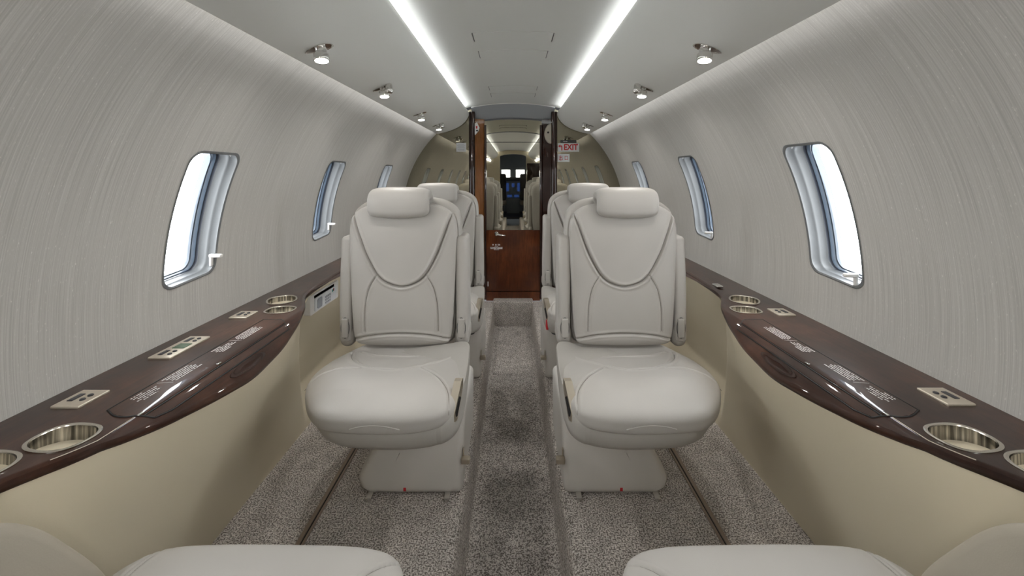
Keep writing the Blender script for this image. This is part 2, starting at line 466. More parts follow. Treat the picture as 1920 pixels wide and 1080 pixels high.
def cup_outline(w, l, yaw, n=40, p=2.5):
    out = []
    for k in range(n):
        a = k/n*2*PI; cx = abs(math.cos(a))**(2/p)*math.copysign(1, math.cos(a)); sy = abs(math.sin(a))**(2/p)*math.copysign(1, math.sin(a))
        x, y = cx*w, sy*l
        out.append((x*math.cos(yaw)-y*math.sin(yaw), x*math.sin(yaw)+y*math.cos(yaw)))
    return out
CUPS = [(-.702, .650, .0460, .036, -.15), (-.752, .582, .0460, .036, -.15), (-.757, 1.362, .044, .050, .55), (-.706, 1.262, .043, .036, .05)]
def side_console(s, side):
    t = thing('side_ledge', 'glossy dark walnut side ledge with cup holders and %s, along the %s wall' % ('three switch plates' if s < 0 else 'two switch plates', side), 'side ledge', (s*.79, .95, ZC-.47))
    rows = []
    for y in ys:
        y = float(y); c, r, b = xc(y), xr(y), zb(y)
        xs = [.874, .80, .72, c+.004, c] + [lerp(c, r, k/10) for k in range(1, 11)]
        top = [(x, csurf(y, x)) for x in xs]
        loop = top + [(r-.0015, b+.009), (r-.001, b+.004), (r+.003, b), (r+.02, b-.001), (.874, b)]
        rows.append([(s*x, y, z) for x, z in loop])
    o = MB().loft(rows).build('ledge_top', M['wood'], t, zoff=ZC, smooth=40)
    cuts = []
    for cx, cy, w, l, yaw in CUPS:
        cx = -s*cx if s > 0 else cx; ol = cup_outline(w-.003, l-.003, -s*yaw)
        cuts.append(MB().loft([[(cx+a, cy+b, z+ZC) for a, b in ol] for z in (-.60, -.39)]))
    # cut in the object's own frame
    boolean_cut(o, cuts)
    o.data.polygons.foreach_set('use_smooth', [True]*len(o.data.polygons)); o.data.set_sharp_from_angle(angle=math.radians(40))
    for cx, cy, w, l, yaw in CUPS:
        cx = -s*cx if s > 0 else cx; yw = -s*yaw
        def rg(k, z): return [(cx+a, cy+b, z) for a, b in cup_outline(w+k, l+k, yw)]
        rim = MB().loft([rg(.0005,-.4122), rg(.001,-.4098), rg(-.001,-.4088), rg(-.004,-.4096), rg(-.005,-.4125)], caps=False)
        h = rim.build('cup_holder_rim', M['rim'], t, zoff=ZC)
        cup = MB().loft([rg(-.0052,-.4110), rg(-.0060,-.44), rg(-.0120,-.48), rg(-.020,-.515), rg(-.024,-.518)], caps=False)
        n0 = len(cup.v); fl_ = rg(-.024,-.518); cup.add(fl_, [tuple(range(len(fl_)))])
        cup.build('cup_well', M['steel'], h, zoff=ZC, smooth=40)
    # folding table lid: thin raised panel with dark gap around it
    def onsurf(y, x, up): 
        n = cnorm(y, x); return (s*(x+n.x*up), y+n.y*up, csurf(y, x)+n.z*up)
    def yl(y, x):                               # skewed near and far ends like an S curve
        return y
    lidx = [.706, .700, .69, .675, .66, .65, .642, .637]
    ends = lambda x: (.735-.045*sm((.706-x)/.06), 1.135+.035*sm((.706-x)/.04)*0+.0)
    ea = lambda x: .726 - .020*math.sin(PI*max(0, min(1, (.706-x)/.088)))
    eb = lambda x: 1.178 - .030*sm((.66-x)/.04)
    lowx = lambda y: max(.6175, xr(y)+.0085)
    def lid_patch(xs, name, k=.0010, e=.0):
        rows = []
        for x in xs:
            a, b = ea(x)+.0012, eb(x)-.0012
            rows.append([onsurf(float(y), max(x, lowx(float(y))+.0016+.0005*abs(x-.6185)) if x < .633 else x, k) for y in np.linspace(a, b, 60)])
        m = MB().grid(rows)
        low = [[(p[0], p[1], p[2]-.0016) for p in r] for r in rows]
        m.grid(low); 
        R, C = len(rows), 60; off = R*C
        for j in range(C-1): m.f += [(j, j+1, off+j+1, off+j), ((R-1)*C+j+1, (R-1)*C+j, off+(R-1)*C+j, off+(R-1)*C+j+1)]
        for i in range(R-1): m.f += [(i*C, off+i*C, off+(i+1)*C, (i+1)*C), (i*C+C-1, (i+1)*C+C-1, off+(i+1)*C+C-1, off+i*C+C-1)]
        return m.build(name, M['wood'], t, zoff=ZC, smooth=30)
    lid_patch(lidx, 'table_lid')
    lid_patch([.6325,.6300,.627,.624,.621,.6185], 'table_leaf')
    g = [(ea(x)-.0006, max(x, lowx(ea(x)))) for x in np.linspace(.7075,.617,24)]
    g2 = [(eb(x)+.0006, max(x, lowx(eb(x)))) for x in np.linspace(.7075,.617,24)]
    loops = [[(float(y), .7078) for y in np.linspace(.726, 1.178, 60)], g, g2,
             [(float(y), .6345) for y in np.linspace(ea(.6345), eb(.6345), 60)], [(float(y), lowx(float(y))) for y in np.linspace(ea(.617), eb(.617), 60)]]
    gm = MB()
    for lp in loops: gm.tube([onsurf(y, x, .0004) for y, x in lp], .0015, 6)
    gm.build('lid_gap', M['dark'], t, zoff=ZC)
    # finger pull below the leaf and slim chrome catches
    MB().loft([[tuple(Vector(onsurf(.955+.062*r*math.cos(a), max(xr(.955)+.001, .6075+.0085*r*math.sin(a)), h))) for a in np.linspace(0, 2*PI, 28, endpoint=False)] for r, h in ((1,.0002),(1,.0014),(.85,.0016),(.7,.0008),(.3,.0004))]).build('finger_pull', M['wood_dark'], t, zoff=ZC)
    for y in (.715, .905):
        MB().rbox((0,0,0), (.0022,.006,.0012), .001, fn=lambda a,b,c_: (onsurf(y,.640,0)[0]+a, y+b, onsurf(y,.640,0)[2]+c_+.002)).build('catch', M['chrome'], t, zoff=ZC)
    # highlight along the crease, drawn in as a thin pale tube
    MB().tube([onsurf(float(y), xc(float(y))-.002, .0003) for y in np.linspace(.60, .705, 30)], .0007, 5).build('crease_highlight', M['plate'], t, zoff=ZC)
    # small print on the lid: four blocks of short lines
    rnd = random.Random(5)
    for (a, b, rowsn, wide) in ((.752,.812,5,0), (.826,.905,5,1), (.955,1.020,5,0), (1.035,1.125,5,1)):
        pr_ = MB()
        for r in range(rowsn):
            x = .698-.0062*r; y = a + rnd.uniform(0,.012); e = b - rnd.uniform(0,.012) - (.02 if r in (0, rowsn-1) and not wide else 0)
            while y < e:
                L = rnd.uniform(.0016,.0034)
                q = [onsurf(y, x+.0015, .00155), onsurf(min(y+L,e), x+.0015, .00155), onsurf(min(y+L,e), x-.0015, .00155), onsurf(y, x-.0015, .00155)]
                pr_.add(q, [(0,1,2,3)]); y += L+(.0012 if rnd.random() < .8 else .003)
        a = b+.005; q = [onsurf(a, .700, .00155), onsurf(a+.001, .700, .00155), onsurf(a+.006, .672, .00155), onsurf(a+.005, .672, .00155)]
        if not wide: pr_.add(q, [(0,1,2,3)])
        pr_.build('placard_print', M['white_print'], t, zoff=ZC, recalc=False)
    # switch plates
    def plate(x, y, hw, hl, lcd=False):
        base = MB().rbox((s*x, y, -.4105), (hw, hl, .0028), .002).build('switch_plate', M['plate'], t, zoff=ZC)
        units = (-.0255, .0255) if lcd else (0,)
        if lcd: MB().rbox((s*(x-.003), y, -.4075), (hw*.55, .0135, .0012), .0008).build('display', M['lcd'], base, zoff=ZC)
        for u in units:
            u = u*1.45
            MB().rbox((s*(x+.009), y+u, -.4078), (.0050, .0125, .0014), .0008).build('jack_slot', M['dark_plastic'], base, zoff=ZC)
            for d in (-.0072, .0072):
                MB().lathe([(.0001,.0),(.0045,.0),(.0045,.0018),(.0035,.0026),(.0001,.0026)], (s*(x-.010), y+u+d, -.4080), 16).build('button', M['dark_plastic'], base, zoff=ZC)
    if s < 0:
        plate(.789, .760, .0255, .029); plate(.789, .988, .0255, .062, True); plate(.787, 1.215, .0255, .029)
    else:
        plate(.798, .768, .0255, .029); plate(.798, 1.238, .0255, .029)
        MB().rbox((s*.752, 1.53, -.409), (.012, .020, .004), .0035).build('latch', M['chrome'], t, zoff=ZC)
    return t
side_console(-1, 'left'); side_console(1, 'right')

# ------------------------------------------------------------------ tan side panels under the ledges
def panel_x(y, z):
    ztop = zb(y); u = max(0, min(1, (ztop-z)/(ztop+.98)))
    bx = lerp(xr(y)+.006, .800, u**.92) + .006*math.sin(PI*u)
    # alcove beside the seats
    ua = max(0, min(1, (-.43-z)/.55)); al = lerp(.748, .800, ua) + .085*math.sin(PI*min(1, ua*1.02))**1.5
    e = 1.405 + .20*ua; k = sm((y-e)/.035)
    e0 = .42 - .25*ua; k0 = sm((e0-y)/.06)
    k = max(k, k0)
    return lerp(bx, max(al, bx), k)
pys = [Y0,-1,-.2,0] + list(np.linspace(.05, 1.35, 66)) + list(np.linspace(1.36, 1.72, 60)) + [1.85, 2.1, 2.5, 3.235]
for s, side in ((-1,'left'), (1,'right')):
    rows = []
    for y in pys:
        y = float(y); zt = zb(y)+.002
        zs_ = [lerp(zt, -.985, k/40) for k in range(41)]
        rows.append([(s*panel_x(y, z), y, z) for z in zs_] + [(s*.90, y, -.985), (s*.90, y, zt)])
    o = MB().loft(rows).build('wall_lower_'+side, M['panel'], origin=(s*.84, .9, 0), zoff=ZC, smooth=55)
    o['kind'] = 'structure'

# cabin control panel under the left ledge
t = thing('control_panel', 'white control panel with small screen on the tan wall under the left ledge', 'control panel', (-.79, 1.63, ZC-.55))
def cp(y, z, up):
    x = panel_x(y, z); return (-(x-up), y, z)
def cp_patch(y0, y1, z0, z1, up, name, mat, par=None, th=.006):
    def px_(y, z): 
        return .762
    ol = roundrect(y0, y1, z0, z1, .006, 4)
    return MB().loft([[(-(px_(y,z)-up+th), y, z) for y, z in ol], [(-(px_(y,z)-up), y, z) for y, z in ol]]).build(name, mat, par or t, zoff=ZC, smooth=30)
cp_patch(1.53, 1.775, -.522, -.450, .016, 'panel_plate', M['white_plastic'], th=.024)
bz = cp_patch(1.562, 1.748, -.516, -.466, .019, 'panel_bezel', M['paper'])
cp_patch(1.580, 1.618, -.511, -.473, .0205, 'panel_screen', M['grey_print'], bz)
cp_patch(1.56, 1.73, -.4610, -.4590, .0175, 'card_slot', M['dark'], None, .002)
for y, z, m_ in ((1.722,-.476,'red'),(1.712,-.478,'teal')): cp_patch(y-.004, y+.004, z-.006, z+.006, .0205, 'label_mark', M[m_], bz, .002)
for r in range(3):
    for k in range(4): cp_patch(1.645+k*.013, 1.652+k*.013, -.487-.011*r, -.4845-.011*r, .0203, 'print_mark', M['grey_print'], bz, .002)

# ------------------------------------------------------------------ seats
def polar(outline, center, R, top, edge_h, p, back_h, grooves=(), raise_fn=None, back_scale=1.0, q=2.0):
    """cushion surface over a closed 2D outline; returns rows of (a, b, h)"""
    O = np.array(outline); C = np.array(center)
    rr = list(np.linspace(.0, .90, int(R*.8))) + list(np.sin(np.linspace(math.asin(.905), PI/2, int(R*.35))))
    rows = []
    segs = []
    for g in grooves:
        pts = np.array(spline(g[0], 8, closed=False)); segs.append((pts, g[1], g[2]))
    for rho in rr:
        P = C + (O-C)*max(rho, 1e-3)
        e = edge_h(P) if callable(edge_h) else np.full(len(P), edge_h)
        h = e + (top(P[:,0], P[:,1])-e)*np.power(max(0, 1-rho**p), 1/q)
        for pts, dep, wid in segs:
            a = pts[:-1][None]; b = pts[1:][None]; X = P[:,None,:]
            ab = b-a; tt = np.clip(((X-a)*ab).sum(-1)/((ab**2).sum(-1)+1e-12), 0, 1)
            d = np.sqrt((((a+ab*tt[...,None])-X)**2).sum(-1)).min(1)
            h = h - dep*np.exp(-(d/wid)**2) 
            h = h + dep*.35*np.exp(-((d-wid*2.6)/(wid*1.6))**2)
        rows.append(np.c_[P, h])
    P = C + (O-C)
    e = edge_h(P) if callable(edge_h) else np.full(len(P), edge_h)
    for k in (.5, .9, 1.0):
        bh = back_h; sc = 1-(1-back_scale)*(1-math.sqrt(1-k*k)) if k < 1 else back_scale
        PP = C + (O-C)*sc
        rows.append(np.c_[PP, e + (bh-e)*k])
    for sc in (.6, .001):
        PP = C+(O-C)*back_scale*sc; rows.append(np.c_[PP, np.full(len(PP), back_h)])
    return rows
def seat_parts(t, s, fg=False):
    """s=+1: inboard is +x (left-hand seats); s=-1 mirrored. Local frame: floor z=0, backrest front y=0, cushion towards -y."""
    lea, she = M['leather'], M['shell']
    B = lambda mb, n, m, sm_=40, par=None: mb.build(n, m, par or t, smooth=sm_, local=True)
    X = lambda x: s*x
    def seams(rows, grs, mp, name, par):
        V = np.concatenate([r for r in rows[:-5]])
        for g in grs:
            out = []
            for p in spline(g[0], 10, closed=False):
                d = (V[:,0]-p[0])**2+(V[:,1]-p[1])**2; i = int(d.argmin())
                if d[i] < .004**2: out.append((p[0], p[1], V[i,2]))
            if len(out) < 4: continue
            h = np.array([q[2] for q in out]); h = np.convolve(np.pad(h, 2, mode='edge'), np.ones(5)/5, 'valid')
            B(MB().tube([mp(q[0], q[1], k+.0002) for q, k in zip(out, h)], .0008, 6), name, M['seam'], 60, par)
    # --- seat cushion
    ol = spline([(.15,.03),(.203,.018),(.232,-.02),(.240,-.1),(.246,-.22),(.245,-.32),(.232,-.392),(.190,-.434),(.10,-.452),(-.02,-.447),(-.09,-.428),(-.145,-.372),(-.185,-.295),(-.200,-.21),(-.190,-.12),(-.165,-.05),(-.125,.02),(-.05,.03)], 24)
    if fg:
        ol = spline([(.15,.03),(.203,.018),(.232,-.02),(.240,-.1),(.246,-.3),(.243,-.43),(.225,-.498),(.17,-.524),(.05,-.53),(-.08,-.53),(-.15,-.52),(-.192,-.475),(-.205,-.36),(-.2,-.2),(-.165,-.05),(-.125,.02),(-.05,.03)], 24)
    def top(x, y):
        z = np.interp(y, [-.53,-.36,-.25,-.12,0.02], [.432,.432,.424,.402,.372])
        ub = np.interp(x, [-.16,-.125,-.078,-.02,.055,.113,.16,.21], [.02,-.12,-.19,-.236,-.252,-.205,-.14,-.05])
        sc = np.clip((y-ub)/.022+.1, 0, 1)     # scooped part behind the U seam
        z = z - .008*sc*sc*(3-2*sc)
        z = z + .010*np.clip((x-.19)/.05, 0, 1)*np.clip((y+.2)/.15, 0, 1)
        return z
    gr = [([(-.150,-.06),(-.125,-.12),(-.078,-.19),(-.02,-.236),(.055,-.252),(.113,-.205),(.16,-.14),(.20,-.07)], .0065, .0034),
          ([(-.125,-.035),(-.04,-.078),(.085,-.080),(.19,-.04)], .0045, .003),
          ([(-.192,-.30),(-.165,-.262),(-.115,-.228),(-.065,-.238)], .0038, .0026),
          ([(.125,-.238),(.175,-.285),(.212,-.345),(.226,-.41)], .0038, .0026)]
    if fg: gr = gr[:2] + [([(-.150,-.53),(-.147,-.47),(-.150,-.2)], .003, .0022), ([(-.158,-.53),(-.155,-.47),(-.158,-.2)], .003, .0022), ([(.232,-.50),(.19,-.46),(.155,-.40),(.13,-.32)], .0038, .0026)]
    rows = polar(ol, (.03,-.2), 150, top, .384, 3.0, .360, gr, back_scale=.985, q=2.3)
    cu_ = B(MB().grid([[(X(a), b, h) for a, b, h in r] for r in rows], closed_u=True), 'seat_cushion', lea, 60)
    seams(rows, gr, lambda a, b, h: (X(a), b, h), 'seat_seam', cu_)
    # --- shell under the cushion
    O = np.array(ol); C = np.array((.20,-.22)); rows = []
    for k, (sc, zf) in enumerate(((.90, 1.0), (.945, .985), (.962, .90), (.955, .6), (.925, .28), (.875, .06), (.82, 0), (.3, 0))):
        P = C+(O-C)*sc
        q1 = np.clip((P[:,0]-.10)/.13,0,1); q2 = np.clip((P[:,1]+.45)/.16,0,1)
        hi = .366 + .040*q1*q1*(3-2*q1)*q2*q2*(3-2*q2)
        z = .303+(hi-.303)*zf
        x = P[:,0] + np.where(P[:,0] > .2, .006*sc, 0)
        rows.append([(X(a), b, c_) for a, b, c_ in zip(x, P[:,1], z)])
    B(MB().loft(rows), 'seat_shell', she, 50)
    # piping arc on the cushion front
    if fg: fr = []
    fr = sorted([p for p in ol if p[1] < -.36])
    arc = [(x, float(np.interp(x, [p[0] for p in fr], [p[1] for p in fr]))-.0022, .372+.011*(1-((x-.055)/.06)**2)) for x in np.linspace(-.005, .115, 20)]
    B(MB().tube([(X(a), b+.002, c_) for a, b, c_ in arc], .0014, 6), 'piping', lea)
    # --- backrest cushion
    hwp = [(.395,.150),(.385,.08),(.383,0)]
    pts = [(0,.383),(.09,.384),(.150,.390),(.168,.415),(.175,.48),(.181,.60),(.185,.70),(.186,.78),(.178,.826),(.157,.853),(.118,.872),(.06,.880),(0,.882)]
    full = pts + [(-x, z) for x, z in pts[-2:0:-1]]
    ol2 = spline(full, 16)
    def btop(x, z):
        h = np.full_like(x, .004) + .006*np.exp(-((z-.50)/.12)**2) 
        arcz = .432 - .75*(x**2)
        h = h + .008*np.clip((arcz-z)/.02, 0, 1)
        # raised bib above the U seam
        ub = np.interp(np.abs(x), [0,.026,.052,.085,.120,.143,.164,.172], [.593,.597,.607,.637,.700,.76,.82,.845])
        h = h + .004*np.clip((z-ub)/.012, 0, 1)
        return h
    g2 = [([(-.172,.845),(-.164,.82),(-.143,.76),(-.120,.700),(-.085,.637),(-.052,.607),(0,.593),(.052,.607),(.085,.637),(.120,.700),(.143,.76),(.164,.82),(.172,.845)], .0085, .0032)]
    for k in (-1, 1): g2.append(([(k*.085,.631),(k*.112,.585),(k*.125,.52),(k*.127,.44)], .004, .0026))
    g2.append(([(-.163,.408),(-.10,.424),(0,.431),(.10,.424),(.163,.408)], .006, .003))
    rows = polar(ol2, (0,.63), 150, btop, -.016, 7.0, -.10, g2, back_scale=.99, q=2.0)
    ba_ = B(MB().grid([[(X(a), -h, b) for a, b, h in r] for r in rows], closed_u=True), 'backrest', lea, 60)
    seams(rows, g2, lambda a, b, h: (X(a), -h, b), 'back_seam', ba_)
    # --- hard shell behind the backrest
    O = np.array(ol2); C = np.array((0,.60)); rows = []
    for sc, y in ((.95,.052),(1.02,.050),(1.05,.058),(1.06,.075),(1.06,.11),(1.03,.145),(.95,.162),(.6,.168),(.01,.170)):
        P = C+(O-C)*sc; P[:,1] = np.maximum(P[:,1], .365)
        rows.append([(X(a), y + .0*b, b) for a, b in P])
    B(MB().loft(rows), 'back_shell', she, 50)
    # --- headrest wrapping over the top
    path = [(-.018,.862),(-.021,.885),(-.016,.900),(.004,.9085),(.035,.9075),(.052,.897),(.060,.880),(.062,.862)]
    path = spline(path, 4, closed=False); rows = []
    for xx in (-.104,-.1035,-.101,-.096,-.088,-.074,-.05,-.02,0,.02,.05,.074,.088,.096,.101,.1035,.104):
        k = max(0, 1-abs(xx/.104)**7)**.5; r = .0065+.0205*k
        P = [Vector((a, b-.006*(1-(xx/.104)**2)*(1 if i < 6 else 0) + .003*(1-(xx/.1)**2)*(1 if 8 <= i <= 20 else 0))) for i, (a, b) in enumerate(path)]
        N = []
        for i in range(len(P)):
            d = (P[min(i+1,len(P)-1)]-P[max(i-1,0)]).normalized(); N.append(Vector((-d.y, d.x)))
        ri = lambda i: r if i < 10 else lerp(r, r*.62, min(1,(i-10)/10))
        loop = [P[i]+N[i]*ri(i) for i in range(len(P))]
        d = (P[-1]-P[-2]).normalized()
        loop += [P[-1] + (N[-1]*math.cos(a)+d*math.sin(a))*ri(99) for a in np.linspace(.3, PI-.3, 5)]
        loop += [P[i]-N[i]*ri(i) for i in range(len(P)-1, -1, -1)]
        d = (P[0]-P[1]).normalized()
        loop += [P[0] + (-N[0]*math.cos(a)+d*math.sin(a))*ri(0) for a in np.linspace(.3, PI-.3, 5)]
        rows.append([(X(xx-.006), q.x, q.y) for q in loop])
    hr = B(MB().loft(rows), 'headrest', lea, 60)
    B(MB().rbox((X(-.006), .028, .862), (.075,.018,.03), .01), 'headrest_post', M['shell'], 40, hr)
    # --- armrests stowed beside the backrest
    for k in ((1,) if fg else (-1, 1)):
        def shp(x, y, z):
            u = (z-.40)/.36; return (x - k*s*.006*max(0, u-.3) , y + .030*max(0, u-.5)**1.5, z)
        a = B(MB().rbox((X(k*.2055), .072, .575), (.0215, .055, .186), .014, m=6, k=4, fn=shp), 'armrest', lea, 50)
        B(MB().rbox((X(k*.2035), .0155, .442), (.0125, .006, .034), .0055, k=4), 'armrest_cap', she, 50, a)
        B(MB().tube([(X(k*(.2035+.0145*math.cos(q))), .0168, .442+.036*math.sin(q)) for q in np.linspace(0,2*PI,28,endpoint=False)], .0011, 6, closed=True), 'cap_gap', M['dark_plastic'], 40, a)
        B(MB().rbox((X(k*.203), .082, .405), (.026, .062, .036), .025, k=5), 'armrest_hinge', she, 50, a)
    if fg:                                        # outboard armrest lowered into use
        prof = spline([(-.10,-.415),(.20,-.408),(.42,-.405),(.485,-.412),(.528,-.446),(.574,-.512),(.626,-.604),(.655,-.70),(.66,-.80),(.60,-.84),(.2,-.84),(-.10,-.80)], 8)
        P0 = np.array(prof); Cc = np.array((.30,-.62)); rows = []
        for a, sc in ((-.209,.90),(-.209,.955),(-.212,.985),(-.219,1.0),(-.243,1.0),(-.250,.985),(-.253,.955),(-.253,.90)):
            Q = Cc+(P0-Cc)*sc
            rows.append([(X(a), .130-d, z+ZC) for d, z in Q])
        B(MB().loft(rows), 'armrest', M['tan_leather'], 60)
    # --- pedestal base
    def bs(x, y, z):
        if x < .0:
            x = x + .050*sm((z-.03)/.13) + .030*sm((.035-z)/.035)
        return (X(x), y + .035*sm((z-.02)/.2)*(1 if y < 0 else 0), z)
    B(MB().rbox((.068, .015, .118), (.163, .185, .118), .022, m=8, k=4, fn=bs), 'seat_base', M['base'], 50)
    B(MB().rbox((X(.09), -.03, .265), (.115, .15, .055), .02), 'swivel_neck', M['dark_plastic'])
    B(MB().rbox((X(.239), -.155, .098), (.014, .010, .009), .004).box((X(.231), -.145, .105), (.0015, .006, .022)), 'floor_lever', M['nickel'])
    B(MB().rbox((X(.054), -.1695, .018), (.0042, .0012, .0055), .001), 'tag_plate', M['red'])
    # buckle plate let into the inboard side
    bp = B(MB().prism([(-.385,.352),(-.372,.350),(-.328,.415),(-.332,.438),(-.345,.436),(-.388,.372)], lambda a, b, c_: (X(c_+np.interp(a, [-.39,-.36,-.33], [-.019,-.008,-.003])), a, b), .235, .2548), 'side_recess', M['nickel'], 30)
    B(MB().prism([(-.380,.362),(-.373,.360),(-.350,.395),(-.357,.402),(-.382,.374)], lambda a, b, c_: (X(c_+np.interp(a, [-.39,-.36,-.33], [-.019,-.008,-.003])), a, b), .245, .2554), 'recess_opening', M['dark'], 30, bp)
    for xx in (-.049, .186):
        B(MB().rbox((X(xx), -.182, .006), (.0085, .016, .0055), .002), 'track_foot', M['chrome'])
def make_seat(s, loc, rot, label):
    t = thing('cabin_seat', label, 'seat', (0,0,0), 'cream leather cabin seats'); seat_parts(t, s)
    t.location = loc; t.rotation_euler = (0,0,rot); return t
def copy_tree(o, parent=None):
    c = o.copy(); COL.objects.link(c); c.parent = parent
    for ch in list(o.children): copy_tree(ch, c)
    return c
SL = make_seat(1, (-.385, 1.44, 0), 0, 'cream leather swivel seat at front left of the aisle, facing the viewer')
SR = make_seat(-1, (.385, 1.44, 0), 0, 'cream leather swivel seat at front right of the aisle, facing the viewer')
def place(src, loc, rot, label):
    c = copy_tree(src); c.location = loc; c.rotation_euler = (0,0,rot); c['label'] = label; return c
place(SL, (-.385, 2.16, 0), 0, 'cream leather seat on the left, half hidden behind the front left seat')
s2r = place(SR, (.385, 2.16, 0), 0, 'cream leather seat on the right, half hidden behind the front right seat')
for s_, x_, side in ((-1, -.395, 'left'), (1, .395, 'right')):
    t = thing('cabin_seat', 'cream leather seat cut off at the lower %s corner, only its cushion and armrest showing' % side, 'seat', (0,0,0), 'cream leather cabin seats')
    seat_parts(t, s_, True); t.location = (x_, .130, 0); t.rotation_euler = (0,0,PI)
o = MB().rbox((.147, 1.80, .335), (.005, .018, .022), .003).build('red_strap', M['red'])
tag(o, 'small red strap tab hanging beside the rear right seat cushion', 'strap')
# seat tracks in the floor
for s, side in ((-1,'left'),(1,'right')):
    for j, (y0, y1, row) in enumerate(((1.250, 1.985, 'front'), (1.992, 2.70, 'rear'))):
        for k, xx in enumerate((.434, .199)):
            x = s*(xx if j == 0 else xx)
            mb = MB().box((x-.0045, (y0+y1)/2, -.9785), (.0015, (y1-y0)/2, .003)).box((x+.0045, (y0+y1)/2, -.9785), (.0015, (y1-y0)/2, .003)).box((x, (y0+y1)/2, -.9797), (.004, (y1-y0)/2, .0012))
            o = mb.build('seat_track', M['chrome'], zoff=ZC)
            tag(o, '%s chrome floor track under the %s %s seat' % ('outer' if k == 0 else 'aisle-side', row, side), 'seat track', 'chrome seat tracks')

# ------------------------------------------------------------------ rear bulkhead, posts and door
YB = 3.25
def text(body, size, loc, name, mat, parent, align='CENTER', bold=0, sx=1.0):
    cu = bpy.data.curves.new('t', 'FONT'); cu.body = body; cu.size = size; cu.align_x = align; cu.align_y = 'CENTER'
    cu.extrude = .0003; cu.offset = bold
    o = bpy.data.objects.new('t', cu); COL.objects.link(o); bpy.context.view_layer.update()
    me = bpy.data.meshes.new_from_object(o.evaluated_get(bpy.context.evaluated_depsgraph_get()))
    bpy.data.objects.remove(o); bpy.data.curves.remove(cu)
    R = Matrix.Translation(Vector(loc)) @ Matrix.Rotation(PI/2, 4, 'X') @ Matrix.Scale(sx, 4, (1,0,0))
    me.transform(R); me.materials.clear(); me.materials.append(mat)
    n = bpy.data.objects.new(name, me); COL.objects.link(n)
    if parent is not None:
        n.parent = parent; me.transform(Matrix.Translation(-ORIG[parent.name]))
    return n
# solid wall behind everything
o = MB().box((0, YB+.10, -.35), (1.0, .03, 1.0)).build('wall_back', M['header'], zoff=ZC); o['kind'] = 'structure'
for s, side in ((-1,'left'), (1,'right')):
    arc = [(wx(z)+.01, z) for z in np.linspace(-.40, .47, 26)]
    poly = [(.296,-.40)] + arc + [(.296,.535)]
    o = MB().prism([(s*a, b) for a, b in poly], lambda a, b, c_: (a, c_, b), YB, YB+.012).build('mirror_panel', M['mirror_olive'], zoff=ZC, smooth=0)
    tag(o, 'bronze tinted mirror panel filling the rear bulkhead %s of the doorway' % side, 'mirror')
    o = MB().box((s*.590, YB+.012, -.70), (.285, .014, .295)).build('bulkhead_panel', M['wood_dark'], zoff=ZC, smooth=0)
    tag(o, 'dark lower bulkhead panel behind the rear seats, %s of the doorway' % side, 'panel')
    # rounded glossy post
    o = MB().loft([[(s*.320 + .024*math.cos(a), YB-.012+.022*math.sin(a), z) for a in np.linspace(0,2*PI,20,endpoint=False)] for z in (-.979,.487)]).build('door_post', M['wood_dark'], zoff=ZC, smooth=50)
    tag(o, 'slim rounded dark wood post at the %s side of the doorway' % side, 'post')
    # jamb face between post and door
    o = MB().prism([(s*.300,3.252),(s*.226,3.292),(s*.226,3.31),(s*.300,3.31)], lambda a, b, c_: (a, b, c_), -.99, .435).build('door_jamb', M['wood_lit'] if s < 0 else M['wood_dark'], zoff=ZC, smooth=0)  # light on the left jamb is put into its paler wood colour
    tag(o, ('wood jamb between the left post and the door, coloured as if lit' if s < 0 else 'dark wood jamb between the right post and the door'), 'door jamb')
    o = MB().rbox((s*.219, 3.288, -.30), (.0085,.010,.69), .004).build('trim_%d' % (3 if s < 0 else 4), M['wood_dark'], zoff=ZC); o['kind'] = 'structure'
# arched header, soffit sloping back to the mirror
rows = []
for y, dz, hw in ((3.215, -.004, .325), (3.222, -.012, .325), (3.300, -.102, .300)):
    rows.append([(x, y, cz(x)+dz-.0*x*x - (.05*x*x if y > 3.25 else 0)) for x in np.linspace(-hw, hw, 30)])
o = MB().grid(rows).build('header_panel', M['header'], zoff=ZC)
tag(o, 'blue-grey arched soffit over the doorway', 'header')
o = MB().tube([(x, 3.214, cz(x)-.002) for x in np.linspace(-.325,.325,30)], .0035, 8).build('trim_5', M['white_plastic'], zoff=ZC); o['kind'] = 'structure'
arc = [(x, .435-.28*x*x) for x in np.linspace(-.235,.235,24)]
inn = [(x, .340-.45*x*x) for x in np.linspace(.212,-.212,24)]
o = MB().prism(arc+inn, lambda a, b, c_: (a, c_, b), 3.292, 3.30).build('mirror_panel', M['mirror_olive'], zoff=ZC, smooth=0)
tag(o, 'narrow arched tinted mirror strip above the door', 'mirror')
# door
d = thing('door_1', None, None, (0, 3.30, 0), kind='structure')
low = [(-.2125,-.985),(.2125,-.985),(.2125,-.440),(-.2125,-.440)]
MB().prism([(-.2125,-.925),(.2125,-.925),(.2125,-.442),(-.2125,-.442)], lambda a, b, c_: (a, c_, b), 3.298, 3.315).build('door_panel', M['wood_door'], d, zoff=ZC, smooth=0)
MB().prism([(-.2125,-1.0),(.2125,-1.0),(.2125,-.930),(-.2125,-.930)], lambda a, b, c_: (a, c_, b), 3.294, 3.315).build('threshold', M['wood_door'], d, zoff=ZC, smooth=0)
top = [(x, .336-.45*x*x) for x in np.linspace(.2125,-.2125,20)]
MB().prism([(-.2125,-.440),(.2125,-.440)]+top, lambda a, b, c_: (a, c_, b), 3.302, 3.315).build('mirror_glass', M['mirror_door'], d, zoff=ZC, smooth=0)
MB().box((0, 3.3005, .255), (.2125,.0015,.0022)).build('mirror_joint', M['dark'], d, zoff=ZC)
